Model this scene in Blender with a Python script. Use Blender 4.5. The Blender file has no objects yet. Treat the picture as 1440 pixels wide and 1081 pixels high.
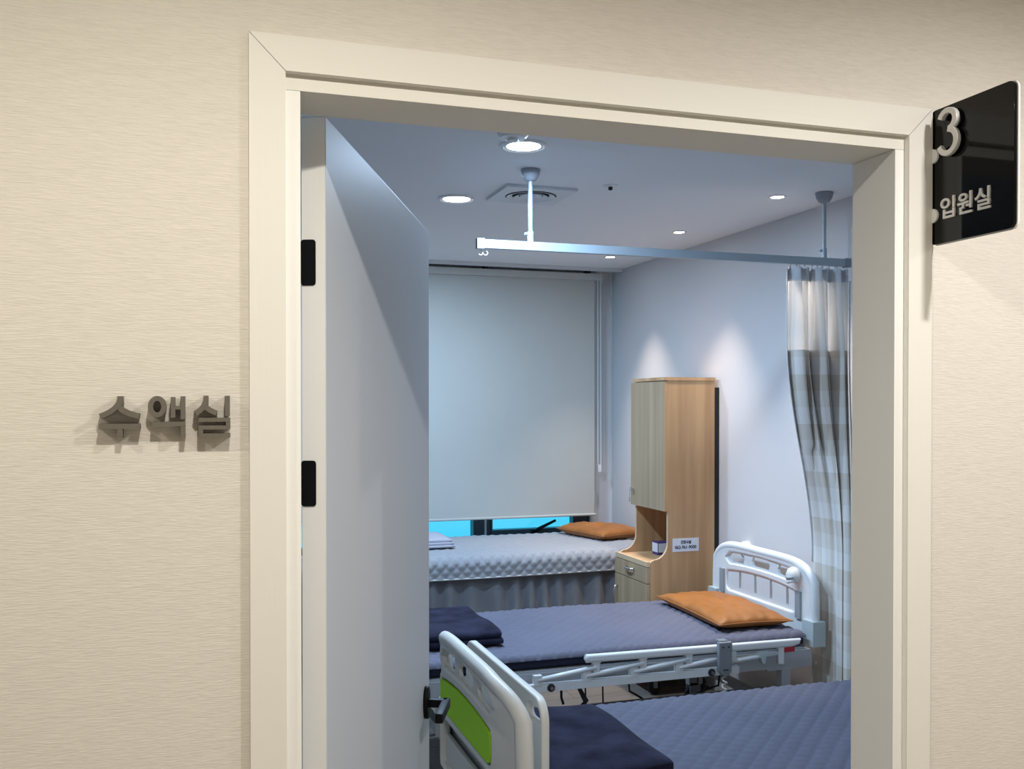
import bpy, bmesh, math, random
from mathutils import Vector, Matrix, noise
R = math.radians
random.seed(7)
S = bpy.context.scene
C = S.collection

# ------------------------------------------------------------------ camera
FPX = 1375.0                      # focal length in pixels of the 1440 px frame
cd = bpy.data.cameras.new('camera'); cam = bpy.data.objects.new('camera', cd); C.objects.link(cam)
cd.sensor_width = 36.0; cd.lens = FPX / 1440 * 36.0
cam.location = (0, 0, 1.66); cam.rotation_euler = (R(90 - 0.6), 0, R(-18.0))
cd.shift_y = (570 + FPX * math.tan(R(0.6)) - 540.5) / 1440
cd.clip_start = 0.02
S.camera = cam

# ------------------------------------------------------------------ world, exposure, lights
def lin(r, g, b):
    f = lambda c: (c / 12.92 if c <= 0.04045 else ((c + 0.055) / 1.055) ** 2.4)
    return (f(r / 255), f(g / 255), f(b / 255), 1)
w = bpy.data.worlds.new('World'); S.world = w; w.use_nodes = True
bg = w.node_tree.nodes['Background']; bg.inputs[0].default_value = (0.25, 0.78, 1.0, 1); bg.inputs[1].default_value = 1.1
S.view_settings.view_transform = 'Standard'; S.view_settings.look = 'None'
S.view_settings.exposure = 0.0; S.view_settings.gamma = 1.0; S.view_settings.use_curve_mapping = False

ROOM_LED_W, ROOM_LED_C = 30.0, (0.53, 0.74, 1.0)
SPOT_W, SPOT_C = 85.0, (1.0, 0.84, 0.70)
HALL_W = 74.0
ROOM_LED = [(1.17, 3.46), (1.17, 4.44), (1.17, 5.42)]  # last lamp is unseen, added by carrying on the row
ROOM_SPOT = [(2.58, 3.95), (2.58, 4.92), (2.585, 5.88)]
HALL_SPOT = [(0.10, 0.45, (1.0, 0.955, 0.85), 1.0), (1.35, 0.42, (1.0, 0.975, 0.95), 1.30), (-1.17, 0.45, (1.0, 0.94, 0.81), .62), (2.64, 0.45, (1.0, 0.97, 0.92), 1.0)]

# ------------------------------------------------------------------ helpers
def tag(o, label=None, cat=None, group=None, kind=None):
    if label: o['label'] = label
    if cat: o['category'] = cat
    if group: o['group'] = group
    if kind: o['kind'] = kind
    return o
def thing(name, label, cat, loc, group=None):
    e = bpy.data.objects.new(name, None); C.objects.link(e); e.location = loc; e.empty_display_size = .05
    return tag(e, label, cat, group)
def adopt(o, parent):
    o.parent = parent
    m = Matrix.Translation(parent.location) if parent.type == 'EMPTY' else Matrix.Identity(4)   # mesh parts sit in world space
    o.matrix_parent_inverse = m.inverted()
    return o
def link(name, me, mat, parent=None, smooth=False):
    o = bpy.data.objects.new(name, me); C.objects.link(o)
    if mat: me.materials.clear(); me.materials.append(mat)
    if smooth:
        for p in me.polygons: p.use_smooth = True
    if parent: adopt(o, parent)
    return o
def obj(name, bm, mat, parent=None, smooth=False, bevel=0, seg=2, autosmooth=None):
    if bevel:
        bmesh.ops.bevel(bm, geom=[e for e in bm.edges if e.is_manifold and e.calc_face_angle(0) > .5], offset=bevel, segments=seg, affect='EDGES', profile=.6)
    bmesh.ops.recalc_face_normals(bm, faces=bm.faces)
    me = bpy.data.meshes.new(name); bm.to_mesh(me); bm.free()
    o = link(name, me, mat, parent, smooth)
    if autosmooth:
        me.set_sharp_from_angle(angle=R(autosmooth))
    return o
def base(o):
    """move a single-mesh thing's origin to the middle of its foot"""
    me = o.data; vs = [v.co for v in me.vertices]
    c = Vector(((min(v.x for v in vs) + max(v.x for v in vs)) / 2, (min(v.y for v in vs) + max(v.y for v in vs)) / 2, min(v.z for v in vs)))
    me.transform(Matrix.Translation(-c)); o.location = c
    return o
def box(bm, x0, x1, y0, y1, z0, z1):
    v = [bm.verts.new(p) for p in ((x0,y0,z0),(x1,y0,z0),(x1,y1,z0),(x0,y1,z0),(x0,y0,z1),(x1,y0,z1),(x1,y1,z1),(x0,y1,z1))]
    for f in ((0,3,2,1),(4,5,6,7),(0,1,5,4),(1,2,6,5),(2,3,7,6),(3,0,4,7)): bm.faces.new([v[i] for i in f])
    return v
def bx(name, x0, x1, y0, y1, z0, z1, mat, parent=None, bevel=0, seg=2):
    bm = bmesh.new(); box(bm, x0, x1, y0, y1, z0, z1)
    return obj(name, bm, mat, parent, bevel=bevel, seg=seg, smooth=bool(bevel), autosmooth=40 if bevel else None)
def tube(bm, pts, r, n=8, sx=1.0):
    pts = [Vector(p) for p in pts]; rings = []
    up = None
    for i, p in enumerate(pts):
        t = (pts[min(i + 1, len(pts) - 1)] - pts[max(i - 1, 0)]).normalized()
        if up is None:
            up = Vector((0, 0, 1)) if abs(t.z) < .9 else Vector((0, 1, 0))
        a = t.cross(up).normalized(); b = a.cross(t).normalized(); up = b
        rr = r[i] if isinstance(r, (list, tuple)) else r
        rings.append([bm.verts.new(p + a * rr * sx * math.cos(k * 2 * math.pi / n) + b * rr * math.sin(k * 2 * math.pi / n)) for k in range(n)])
    for A, B in zip(rings, rings[1:]):
        for k in range(n): bm.faces.new((A[k], A[(k + 1) % n], B[(k + 1) % n], B[k]))
    bm.faces.new(rings[0][::-1]); bm.faces.new(rings[-1])
def lathe(bm, prof, c, n=32, axis='Z'):
    """prof: (radius, height) pairs along the axis"""
    def P(r, h, a):
        x, y = r * math.cos(a), r * math.sin(a)
        d = {'Z': (x, y, h), 'X': (h, x, y), 'Y': (x, h, y)}[axis]
        return Vector(c) + Vector(d)
    rings = []
    for r, h in prof:
        if r < 1e-6: rings.append([bm.verts.new(P(0, h, 0))])
        else: rings.append([bm.verts.new(P(r, h, k * 2 * math.pi / n)) for k in range(n)])
    for A, B in zip(rings, rings[1:]):
        for k in range(n):
            a0, a1 = A[k % len(A)], A[(k + 1) % len(A)]; b0, b1 = B[k % len(B)], B[(k + 1) % len(B)]
            vs = []
            for v in (a0, a1, b1, b0):
                if v not in vs: vs.append(v)
            if len(vs) > 2: bm.faces.new(vs)
    if len(rings[0]) > 1: bm.faces.new(rings[0][::-1])
    if len(rings[-1]) > 1: bm.faces.new(rings[-1])
def curve_mesh(cu, M):
    o = bpy.data.objects.new('tmp', cu); C.objects.link(o)
    dg = bpy.context.evaluated_depsgraph_get(); dg.update()
    me = bpy.data.meshes.new_from_object(o.evaluated_get(dg))
    bpy.data.objects.remove(o); bpy.data.curves.remove(cu)
    me.transform(M)
    return me
PL = {'XZ': Matrix(((1,0,0,0),(0,0,-1,0),(0,1,0,0),(0,0,0,1))),       # u->x, v->z, w->-y
      'YZ': Matrix(((0,0,-1,0),(-1,0,0,0),(0,1,0,0),(0,0,0,1))),      # u->-y, v->z, w->-x (seen from -x)
      'yZ': Matrix(((0,0,1,0),(1,0,0,0),(0,1,0,0),(0,0,0,1)))}        # u->y, v->z, w->x
def plate_mesh(loops, t, plane, loc, bevel=0, res=2):
    cu = bpy.data.curves.new('tmp', 'CURVE'); cu.dimensions = '2D'; cu.fill_mode = 'BOTH'
    cu.extrude = max(t / 2 - bevel, 0); cu.bevel_depth = bevel; cu.bevel_resolution = res
    if bevel: cu.offset = -bevel
    for lp in loops:
        sp = cu.splines.new('POLY'); sp.points.add(len(lp) - 1); sp.use_cyclic_u = True
        for p, q in zip(sp.points, lp): p.co = (q[0], q[1], 0, 1)
    return curve_mesh(cu, Matrix.Translation(loc) @ PL[plane])
def plate(name, loops, t, plane, loc, mat, parent=None, bevel=0, smooth=True):
    me = plate_mesh(loops, t, plane, loc, bevel)
    o = link(name, me, mat, parent, smooth)
    if smooth: me.set_sharp_from_angle(angle=R(35))
    return o
def text(name, body, size, plane, loc, mat, parent=None, t=.001, fat=0.0, width=None, bevel=0):
    cu = bpy.data.curves.new('tmp', 'FONT'); cu.body = body; cu.size = size; cu.extrude = t / 2; cu.offset = fat; cu.bevel_depth = bevel; cu.resolution_u = 4
    me = curve_mesh(cu, Matrix.Identity(4))
    xs = [v.co.x for v in me.vertices]
    k = width / (max(xs) - min(xs)) if width else 1
    x0 = min(xs)
    for v in me.vertices: v.co.x = (v.co.x - x0) * k
    me.transform(Matrix.Translation(loc) @ PL[plane])
    return link(name, me, mat, parent)
def rrect(x0, x1, z0, z1, r, n=6):
    pts = []
    for cx, cz, a in ((x1 - r, z1 - r, 0), (x0 + r, z1 - r, 90), (x0 + r, z0 + r, 180), (x1 - r, z0 + r, 270)):
        for i in range(n + 1):
            t = R(a + 90 * i / n); pts.append((cx + r * math.cos(t), cz + r * math.sin(t)))
    return pts
def ellipse(cx, cz, a, b, n=28): return [(cx + a * math.cos(i * 2 * math.pi / n), cz + b * math.sin(i * 2 * math.pi / n)) for i in range(n)]
def join_meshes(name, meshes, mat, parent=None, smooth=False):
    bm = bmesh.new()
    for m in meshes: bm.from_mesh(m); bpy.data.meshes.remove(m)
    return obj(name, bm, mat, parent, smooth=smooth)
def grid(bm, nu, nv, fn, uv=None):
    V = [[bm.verts.new(fn(i / nu, j / nv)) for j in range(nv + 1)] for i in range(nu + 1)]
    L = bm.loops.layers.uv.verify() if uv else None
    for i in range(nu):
        for j in range(nv):
            f = bm.faces.new((V[i][j], V[i + 1][j], V[i + 1][j + 1], V[i][j + 1]))
            if uv:
                for l, (a, b) in zip(f.loops, ((i, j), (i + 1, j), (i + 1, j + 1), (i, j + 1))): l[L].uv = uv(a / nu, b / nv)
    return V

# ------------------------------------------------------------------ materials
def mat(name, col, rough=.6, metal=0, spec=.5, bump=0, bscale=(40, 40, 40), var=0, vscale=(4, 4, 4), detail=3, dist=.002, col2=None, sheen=0, trans=0, coat=0, lo=.3, hi=.7):
    m = bpy.data.materials.new(name); m.use_nodes = True
    nt = m.node_tree; N = nt.nodes; Lk = nt.links; p = N['Principled BSDF']
    p.inputs['Base Color'].default_value = col; p.inputs['Roughness'].default_value = rough
    p.inputs['Metallic'].default_value = metal; p.inputs['Specular IOR Level'].default_value = spec
    p.inputs['Sheen Weight'].default_value = sheen; p.inputs['Coat Weight'].default_value = coat
    tc = N.new('ShaderNodeTexCoord')
    def nz(scale, det):
        mp = N.new('ShaderNodeMapping'); mp.inputs['Scale'].default_value = scale
        Lk.new(tc.outputs['Object'], mp.inputs['Vector'])
        n = N.new('ShaderNodeTexNoise'); n.inputs['Scale'].default_value = 1; n.inputs['Detail'].default_value = det
        Lk.new(mp.outputs['Vector'], n.inputs['Vector']); return n
    if var or col2:
        n = nz(vscale, detail); r = N.new('ShaderNodeValToRGB')
        r.color_ramp.elements[0].position = lo; r.color_ramp.elements[1].position = hi
        c2 = col2 or tuple(c * (1 - var) for c in col[:3]) + (1,)
        r.color_ramp.elements[0].color = c2; r.color_ramp.elements[1].color = col
        Lk.new(n.outputs['Fac'], r.inputs['Fac']); Lk.new(r.outputs['Color'], p.inputs['Base Color'])
    if bump:
        n = nz(bscale, detail); b = N.new('ShaderNodeBump'); b.inputs['Strength'].default_value = bump; b.inputs['Distance'].default_value = dist
        Lk.new(n.outputs['Fac'], b.inputs['Height']); Lk.new(b.outputs['Normal'], p.inputs['Normal'])
    return m
def emit(name, col, s):
    m = bpy.data.materials.new(name); m.use_nodes = True; N = m.node_tree.nodes; p = N['Principled BSDF']
    p.inputs['Base Color'].default_value = (.8, .8, .8, 1); p.inputs['Emission Color'].default_value = col; p.inputs['Emission Strength'].default_value = s
    return m
M = {}
M['wallpaper'] = mat('wallpaper', (.70, .655, .585, 1), .85, spec=.2, bump=.35, bscale=(60, 60, 520), var=.10, vscale=(38, 38, 430), detail=3, dist=.0022, lo=.2, hi=.62)
M['casing'] = mat('casing', (.74, .715, .65, 1), .55, spec=.35, bump=.12, bscale=(5, 5, 120), detail=3, dist=.002)
M['casing_v'] = mat('casing_v', (.74, .715, .65, 1), .55, spec=.35, bump=.1, bscale=(120, 120, 4), detail=3, dist=.002)
M['jamb'] = mat('jamb', (.82, .805, .765, 1), .5, spec=.35, bump=.1, bscale=(160, 160, 3), detail=3, dist=.0015)
M['door'] = mat('door', (.56, .585, .62, 1), .5, spec=.35, bump=.1, bscale=(200, 200, 6), detail=3, dist=.001)
M['black'] = mat('black_metal', (.004, .004, .005, 1), .45, spec=.12)
M['roomwall'] = mat('room_wall', (.63, .62, .63, 1), .85, spec=.2, bump=.25, bscale=(160, 160, 160), dist=.002)
M['ceiling'] = mat('room_ceiling', (.86, .86, .87, 1), .9, spec=.1)
M['hallceil'] = mat('hall_ceiling', (.75, .73, .69, 1), .9, spec=.1)
M['white'] = mat('white_plastic', (.78, .79, .79, 1), .4)
M['whitemetal'] = mat('white_metal', (.72, .74, .76, 1), .35)
M['alu'] = mat('aluminium', (.40, .47, .53, 1), .4, metal=.3)
M['greydome'] = mat('grey_dome', (.30, .32, .36, 1), .5)
M['chrome'] = mat('chrome', (.75, .75, .77, 1), .2, metal=1)
M['letter'] = mat('letter_paint', lin(104, 98, 88), .55, metal=.2)
M['signblack'] = mat('sign_black', (.003, .003, .003, 1), .06, spec=.28)
M['signedge'] = mat('sign_edge', (.8, .8, .78, 1), .3)
M['silver'] = mat('silver_letter', (.68, .67, .64, 1), .35, metal=.2)
M['oak'] = mat('oak', (.64, .405, .215, 1), .55, spec=.3, col2=(.45, .265, .135, 1), vscale=(9, 9, .5), detail=6, lo=.38, hi=.60, bump=.12, bscale=(90, 90, 3), dist=.001)
M['oakdoor'] = mat('oak_door', (.48, .355, .225, 1), .6, spec=.2, col2=(.37, .27, .17, 1), vscale=(9, 22, .8), detail=7, bump=.1, bscale=(90, 90, 3), dist=.001)
M['oakedge'] = mat('oak_edge', (.66, .48, .30, 1), .5)
M['leather'] = mat('tan_leather', (.41, .15, .030, 1), .46, spec=.5, var=.25, vscale=(7, 7, 7), bump=.2, bscale=(160, 160, 160), dist=.0012)
M['pad'] = mat('quilt_pad', (.150, .152, .200, 1), .9, spec=.1, var=.12, vscale=(3, 3, 3), bump=.25, bscale=(500, 500, 500))
M['navy'] = mat('navy_sheet', (.028, .03, .055, 1), .85, spec=.15, bump=.4, bscale=(9, 14, 20), dist=.01)
M['plush'] = mat('navy_plush', (.030, .030, .058, 1), .95, spec=.05, sheen=.06, col2=(.009, .009, .020, 1), vscale=(10, 10, 10), detail=6, bump=.5, bscale=(120, 120, 120), dist=.003)
M['cover'] = mat('quilt_cover', (.36, .37, .40, 1), .9, spec=.1, sheen=.2, bump=.2, bscale=(400, 400, 400))
M['skirt'] = mat('skirt', (.20, .205, .225, 1), .9, spec=.1, sheen=.2, bump=.3, bscale=(30, 30, 30), dist=.004)
M['linen'] = mat('lilac_linen', (.50, .49, .56, 1), .9, spec=.1, bump=.3, bscale=(40, 40, 40))
M['bedplastic'] = mat('bed_plastic', (.74, .77, .78, 1), .38, bump=.05, bscale=(200, 200, 200))
M['bedcream'] = mat('bed_plastic_cream', (.66, .65, .61, 1), .42, bump=.05, bscale=(200, 200, 200))
M['bedgrey'] = mat('bed_grey', (.30, .34, .37, 1), .45)
M['bumper'] = mat('bumper_grey', (.46, .52, .53, 1), .5)
M['bedframe'] = mat('bed_frame_paint', (.40, .41, .43, 1), .45)
M['green'] = mat('green_panel', (.40, .78, .03, 1), .6, spec=.2)
M['remote'] = mat('remote_grey', (.22, .24, .26, 1), .45)
M['rubber'] = mat('rubber', (.012, .012, .014, 1), .6)
M['red'] = mat('red_tag', (.5, .02, .03, 1), .5)
M['plank'] = mat('vinyl_plank', (.235, .20, .175, 1), .5, spec=.4, col2=(.17, .145, .125, 1), vscale=(2.5, 30, 30), detail=4)
M['hallfloor'] = mat('hall_floor', (.45, .40, .33, 1), .5)
M['blind'] = mat('blind_fabric', (.53, .545, .515, 1), .9, spec=.1, bump=.25, bscale=(500, 500, 500), var=.05, vscale=(1.5, 1.5, 1.5))
M['blindbox'] = mat('blind_box', (.55, .56, .53, 1), .6)
M['winframe'] = mat('window_frame', (.012, .03, .05, 1), .35)
M['paper'] = mat('paper', (.70, .72, .80, 1), .5)
M['ink'] = mat('ink', (.02, .02, .05, 1), .6)
M['purple'] = mat('purple_card', (.07, .04, .16, 1), .5)
M['dark'] = mat('dark_board', (.015, .015, .017, 1), .7)
M['led'] = emit('led_lens', (.80, .92, 1, 1), 9)
M['spotlens'] = emit('spot_lens', (1, .93, .85, 1), 14)
M['hall_lens'] = emit('hall_lens', (1, .88, .7, 1), 10)
# window pane: thin tinted glass
m = bpy.data.materials.new('tinted_glass'); m.use_nodes = True; N = m.node_tree.nodes; N.clear()
o_ = N.new('ShaderNodeOutputMaterial'); t_ = N.new('ShaderNodeBsdfTransparent'); t_.inputs[0].default_value = (.55, .92, 1, 1)
g_ = N.new('ShaderNodeBsdfGlossy'); g_.inputs['Roughness'].default_value = .05; x_ = N.new('ShaderNodeMixShader'); x_.inputs[0].default_value = .06
m.node_tree.links.new(t_.outputs[0], x_.inputs[1]); m.node_tree.links.new(g_.outputs[0], x_.inputs[2]); m.node_tree.links.new(x_.outputs[0], o_.inputs[0]); M['pane'] = m
# net of the ward curtain: fine white mesh, partly see-through
m = bpy.data.materials.new('curtain_net'); m.use_nodes = True; N = m.node_tree.nodes; N.clear()
o_ = N.new('ShaderNodeOutputMaterial'); t_ = N.new('ShaderNodeBsdfTransparent'); d_ = N.new('ShaderNodeBsdfDiffuse'); d_.inputs[0].default_value = (.85, .85, .84, 1)
l_ = N.new('ShaderNodeBsdfTranslucent'); l_.inputs[0].default_value = (.8, .8, .78, 1); y_ = N.new('ShaderNodeMixShader'); y_.inputs[0].default_value = .35
x_ = N.new('ShaderNodeMixShader'); x_.inputs[0].default_value = .86; Lk = m.node_tree.links
Lk.new(d_.outputs[0], y_.inputs[1]); Lk.new(l_.outputs[0], y_.inputs[2]); Lk.new(t_.outputs[0], x_.inputs[1]); Lk.new(y_.outputs[0], x_.inputs[2]); Lk.new(x_.outputs[0], o_.inputs[0]); M['net'] = m
# plaid of the ward curtain from its own cloth coordinates (metres across, metres up)
m = bpy.data.materials.new('curtain_plaid'); m.use_nodes = True; N = m.node_tree.nodes; Lk = m.node_tree.links; p = N['Principled BSDF']
p.inputs['Roughness'].default_value = .85; p.inputs['Specular IOR Level'].default_value = .15
uvn = N.new('ShaderNodeUVMap'); sep = N.new('ShaderNodeSeparateXYZ'); Lk.new(uvn.outputs[0], sep.inputs[0])
def stripe(sock, period):
    d = N.new('ShaderNodeMath'); d.operation = 'DIVIDE'; d.inputs[1].default_value = period; Lk.new(sock, d.inputs[0])
    f = N.new('ShaderNodeMath'); f.operation = 'FRACT'; Lk.new(d.outputs[0], f.inputs[0])
    r = N.new('ShaderNodeValToRGB'); r.color_ramp.interpolation = 'CONSTANT'; e = r.color_ramp.elements
    e[0].position = 0; e[0].color = (1, 1, 1, 1); e[1].position = .34; e[1].color = (.55, .55, .55, 1)
    q = e.new(.67); q.color = (.12, .12, .12, 1)
    Lk.new(f.outputs[0], r.inputs[0]); return r
sa, sb = stripe(sep.outputs[0], .383), stripe(sep.outputs[1], .225)
mx = N.new('ShaderNodeMix'); mx.data_type = 'RGBA'; mx.inputs[0].default_value = .40; Lk.new(sa.outputs[0], mx.inputs[6]); Lk.new(sb.outputs[0], mx.inputs[7])
rr_ = N.new('ShaderNodeValToRGB'); rr_.color_ramp.elements[0].color = (.55, .47, .37, 1); rr_.color_ramp.elements[1].color = (.85, .84, .82, 1)
Lk.new(mx.outputs[2], rr_.inputs[0]); Lk.new(rr_.outputs[0], p.inputs['Base Color']); M['plaid'] = m

# ------------------------------------------------------------------ the setting
YF, YC, YJ = 1.43, 1.42, 1.548        # corridor wall face, casing face, room edge of the door frame
XL, XR, HT = .124, 1.194, 2.134       # casing inner edges
ZC, XW, YB, XLW = 2.63, 2.90, 6.58, -1.55   # room ceiling, right wall, window wall, left wall
def struct(o): o['kind'] = 'structure'; return o
bm = bmesh.new()
box(bm, -3.2, .095, YF, YJ - .006, 0, 2.75); box(bm, 1.222, 4.4, YF, YJ - .006, 0, 2.75); box(bm, .095, 1.222, YF, YJ - .006, 2.16, 2.75)
struct(obj('wall_front', bm, M['wallpaper']))
g = .0006
def mitre(name, pts, m):
    bm = bmesh.new()
    f = [bm.verts.new((x, YC, z)) for x, z in pts]; b = [bm.verts.new((x, YF, z)) for x, z in pts]
    bm.faces.new(f); bm.faces.new(b[::-1])
    for i in range(len(pts)): bm.faces.new((f[i], f[(i + 1) % len(pts)], b[(i + 1) % len(pts)], b[i]))
    return struct(obj(name, bm, m))
cw = .050
mitre('trim_1', [(XL - cw, 0), (XL, 0), (XL, HT - g), (XL - cw, HT + cw - g)], M['casing_v'])
mitre('trim_2', [(XL - cw + g, HT + cw), (XL + g, HT), (XR - g, HT), (XR + cw - g, HT + cw)], M['casing'])
mitre('trim_3', [(XR, 0), (XR + cw, 0), (XR + cw, HT + cw - g), (XR, HT - g)], M['casing_v'])
JY = 1.432; JL, JR, JT = .146, 1.174, 2.111
struct(bx('trim_4', .095, JL, JY, YJ, 0, JT - g, M['jamb'], bevel=.002))
struct(bx('trim_5', JR, 1.222, JY, YJ, 0, JT - g, M['jamb'], bevel=.002))
struct(bx('trim_6', .095, 1.222, JY, YJ, JT, 2.16, M['casing'], bevel=.002))
bm = bmesh.new(); 
for x in (XL, XR): box(bm, x - .0275 if x == XL else x - .0005, x + .0005 if x == XL else x + .0275, YC + .002, JY, 0, HT)
box(bm, XL, XR, YC + .002, JY, HT - .0005, HT + .025)
struct(obj('trim_7', bm, M['jamb']))
# room shell
struct(bx('wall_right', XW, XW + .15, YJ - .006, YB + .2, 0, 2.78, M['roomwall']))
struct(bx('wall_left', XLW - .15, XLW, YJ - .006, YB + .2, 0, 2.78, M['roomwall']))
WX0, WX1, WZ0, WZ1 = -.4, 2.735, .665, 2.50
bm = bmesh.new(); box(bm, XLW, WX0, YB, YB + .2, 0, ZC); box(bm, WX1, XW, YB, YB + .2, 0, ZC); box(bm, WX0, WX1, YB, YB + .2, 0, WZ0); box(bm, WX0, WX1, YB, YB + .2, WZ1, ZC)
struct(obj('wall_back', bm, M['roomwall']))
struct(bx('ceiling', XLW, XW, YJ - .006, YB, ZC, ZC + .12, M['ceiling']))
struct(bx('trim_8', XLW, XW - .005, 6.36, 6.40, ZC - .022, ZC, M['whitemetal']))
struct(bx('trim_9', XW - .014, XW, YB - .014, YB, 0, ZC, M['whitemetal'], bevel=.004))
struct(bx('baseboard_right', XW - .012, XW, YJ, YB, 0, .09, M['white']))
struct(bx('baseboard_back', XLW, XW - .012, YB - .012, YB, 0, .09, M['white']))
fl = struct(bx('floor', XLW, XW, YJ - .12, YB, -.10, -.004, M['dark']))
pm = None
W_, L_ = .18, 1.22; k = 0; y = 1.56
row = 0
while y < YB - .01:
    x = XLW - (row * .43) % L_
    while x < XW:
        a, b = max(x, XLW), min(x + L_, XW)
        if b - a > .03:
            full = abs(b - a - L_) < 1e-6
            bm = bmesh.new(); box(bm, -(b - a) / 2 + .0012, (b - a) / 2 - .0012, -W_ / 2 + .0012, W_ / 2 - .0012, -.006, 0)
            if full and pm: bm.free(); o = link('plank', pm, None, fl)
            else:
                o = obj('plank', bm, M['plank'], fl)
                if full: pm = o.data
            o.location = ((a + b) / 2, y + W_ / 2, 0)
        x += L_
    y += W_; row += 1
# corridor shell (seen only in reflections and from a step aside)
struct(bx('floor', -3.2, 4.4, -1.1, YJ - .12, -.1, 0, M['hallfloor'])).name = 'floor_corridor'
struct(bx('ceiling_corridor', -3.2, 4.4, -1.1, YF, 2.62, 2.75, M['hallceil']))
struct(bx('wall_corridor', -3.2, 4.4, -1.25, -1.1, 0, 2.75, M['wallpaper']))
struct(bx('wall_light_stop_left', -3.35, -3.2, -1.25, YF, 0, 2.75, M['wallpaper']))  # unseen end wall, added to stop world light leaking in
struct(bx('wall_light_stop_right', 4.4, 4.55, -1.25, YF, 0, 2.75, M['wallpaper']))  # opposite end, likewise added to shut out world light

# window behind the blind
win = struct(bpy.data.objects.new('window_1', None)); C.objects.link(win); win.location = ((WX0 + WX1) / 2, YB + .1, WZ0)
fy0, fy1 = YB + .02, YB + .10
bx('window_frame', WX0, WX1, fy0, fy1, WZ0, .705, M['winframe'], win); bx('window_frame', WX0, WX1, fy0, fy1, WZ1 - .06, WZ1, M['winframe'], win)
bx('window_frame', WX0, WX0 + .06, fy0, fy1, .705, WZ1 - .06, M['winframe'], win); bx('window_frame', WX1 - .055, WX1, fy0, fy1, .705, WZ1 - .06, M['winframe'], win)
for x0, x1 in ((1.86, 1.985), (.75, .87)): bx('mullion', x0, x1, fy0, fy1, .705, WZ1 - .06, M['winframe'], win)
bx('mullion_trim', 1.94, 1.955, fy0 - .004, fy0, .705, WZ1 - .06, M['alu'], win)
bx('window_sill', WX0, WX1, YB - .01, fy0, WZ0 - .02, WZ0, M['white'], win)
sx0, sx1, sz = 1.985, 2.68, .705
for a in ((sx0, sx1, sz, sz + .075), (sx0, sx0 + .012, sz + .075, WZ1 - .06), (sx1 - .075, sx1, sz + .075, WZ1 - .06)):
    bx('sash', a[0], a[1], fy0 - .012, fy1 - .02, a[2], a[3], M['winframe'], win, bevel=.004)
for a in ((WX0 + .06, .75), (.87, 1.86), (1.985, 2.68)): bx('pane', a[0], a[1], fy1 - .025, fy1 - .018, .705, WZ1 - .06, M['pane'], win)
bm = bmesh.new(); tube(bm, [(2.30, fy0 - .03, .755), (2.33, fy0 - .05, .785), (2.45, fy0 - .07, .842)], [.016, .012, .009], 8); tube(bm, [(2.30, fy0 - .012, .752), (2.30, fy0 - .035, .755)], .02, 10)
obj('window_handle', bm, M['black'], win, smooth=True)

# ------------------------------------------------------------------ the door leaf
A = R(22.2); dv = Vector((math.sin(A), math.cos(A), 0)); nv = Vector((math.cos(A), -math.sin(A), 0)); hp = Vector((.200, 1.575, 0)); DL, DT, DH = 1.0385, .040, 2.12
Md = Matrix(((dv.x, -nv.x, 0, hp.x), (dv.y, -nv.y, 0, hp.y), (0, 0, 1, 0), (0, 0, 0, 1)))   # local x along leaf, y = away from camera side, z up
door = struct(bpy.data.objects.new('door_1', None)); C.objects.link(door); door.location = hp
def dobj(name, bm, m, parent, **k):
    bmesh.ops.transform(bm, matrix=Md, verts=bm.verts); return obj(name, bm, m, parent, **k)
bm = bmesh.new(); box(bm, 0, DL, 0, DT, .012, DH); dobj('leaf', bm, M['door'], door, bevel=.0015)
bm = bmesh.new(); box(bm, -.0012, .0, .0012, DT - .0012, .012, DH - .002); dobj('edge_band', bm, M['jamb'], door)  # hinge edge in paler beige: warm corridor light put into its colour
for z0, z1 in ((1.851, 1.924), (1.499, 1.572), (.30, .373)):
    me = plate_mesh([rrect(0, .024, z0, z1, .005)], .006, 'XZ', (0, 0, 0))
    bm = bmesh.new(); bm.from_mesh(me)
    bmesh.ops.transform(bm, matrix=Matrix(((0, 1, 0, 0), (-1, 0, 0, .040), (0, 0, 1, 0), (0, 0, 0, 1))), verts=bm.verts)
    dobj('hinge', bm, M['black'], door)
hz, hx = .893, .962
bm = bmesh.new(); bm.from_mesh(plate_mesh([ellipse(hx, hz, .026, .042)], .012, 'XZ', (0, -.006, 0), .003)); h = dobj('handle_rose', bm, M['black'], door, smooth=True, autosmooth=40)
bm = bmesh.new(); box(bm, hx - .011, hx + .011, -.062, -.004, hz - .011, hz + .011); box(bm, hx - .125, hx + .011, -.066, -.046, hz - .014, hz + .011)
dobj('handle_lever', bm, M['black'], h, bevel=.004, smooth=True, autosmooth=40)
bm = bmesh.new(); box(bm, DL - .001, DL + .0015, .008, .032, .80, 1.02); dobj('latch_plate', bm, M['chrome'], door)

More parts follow.
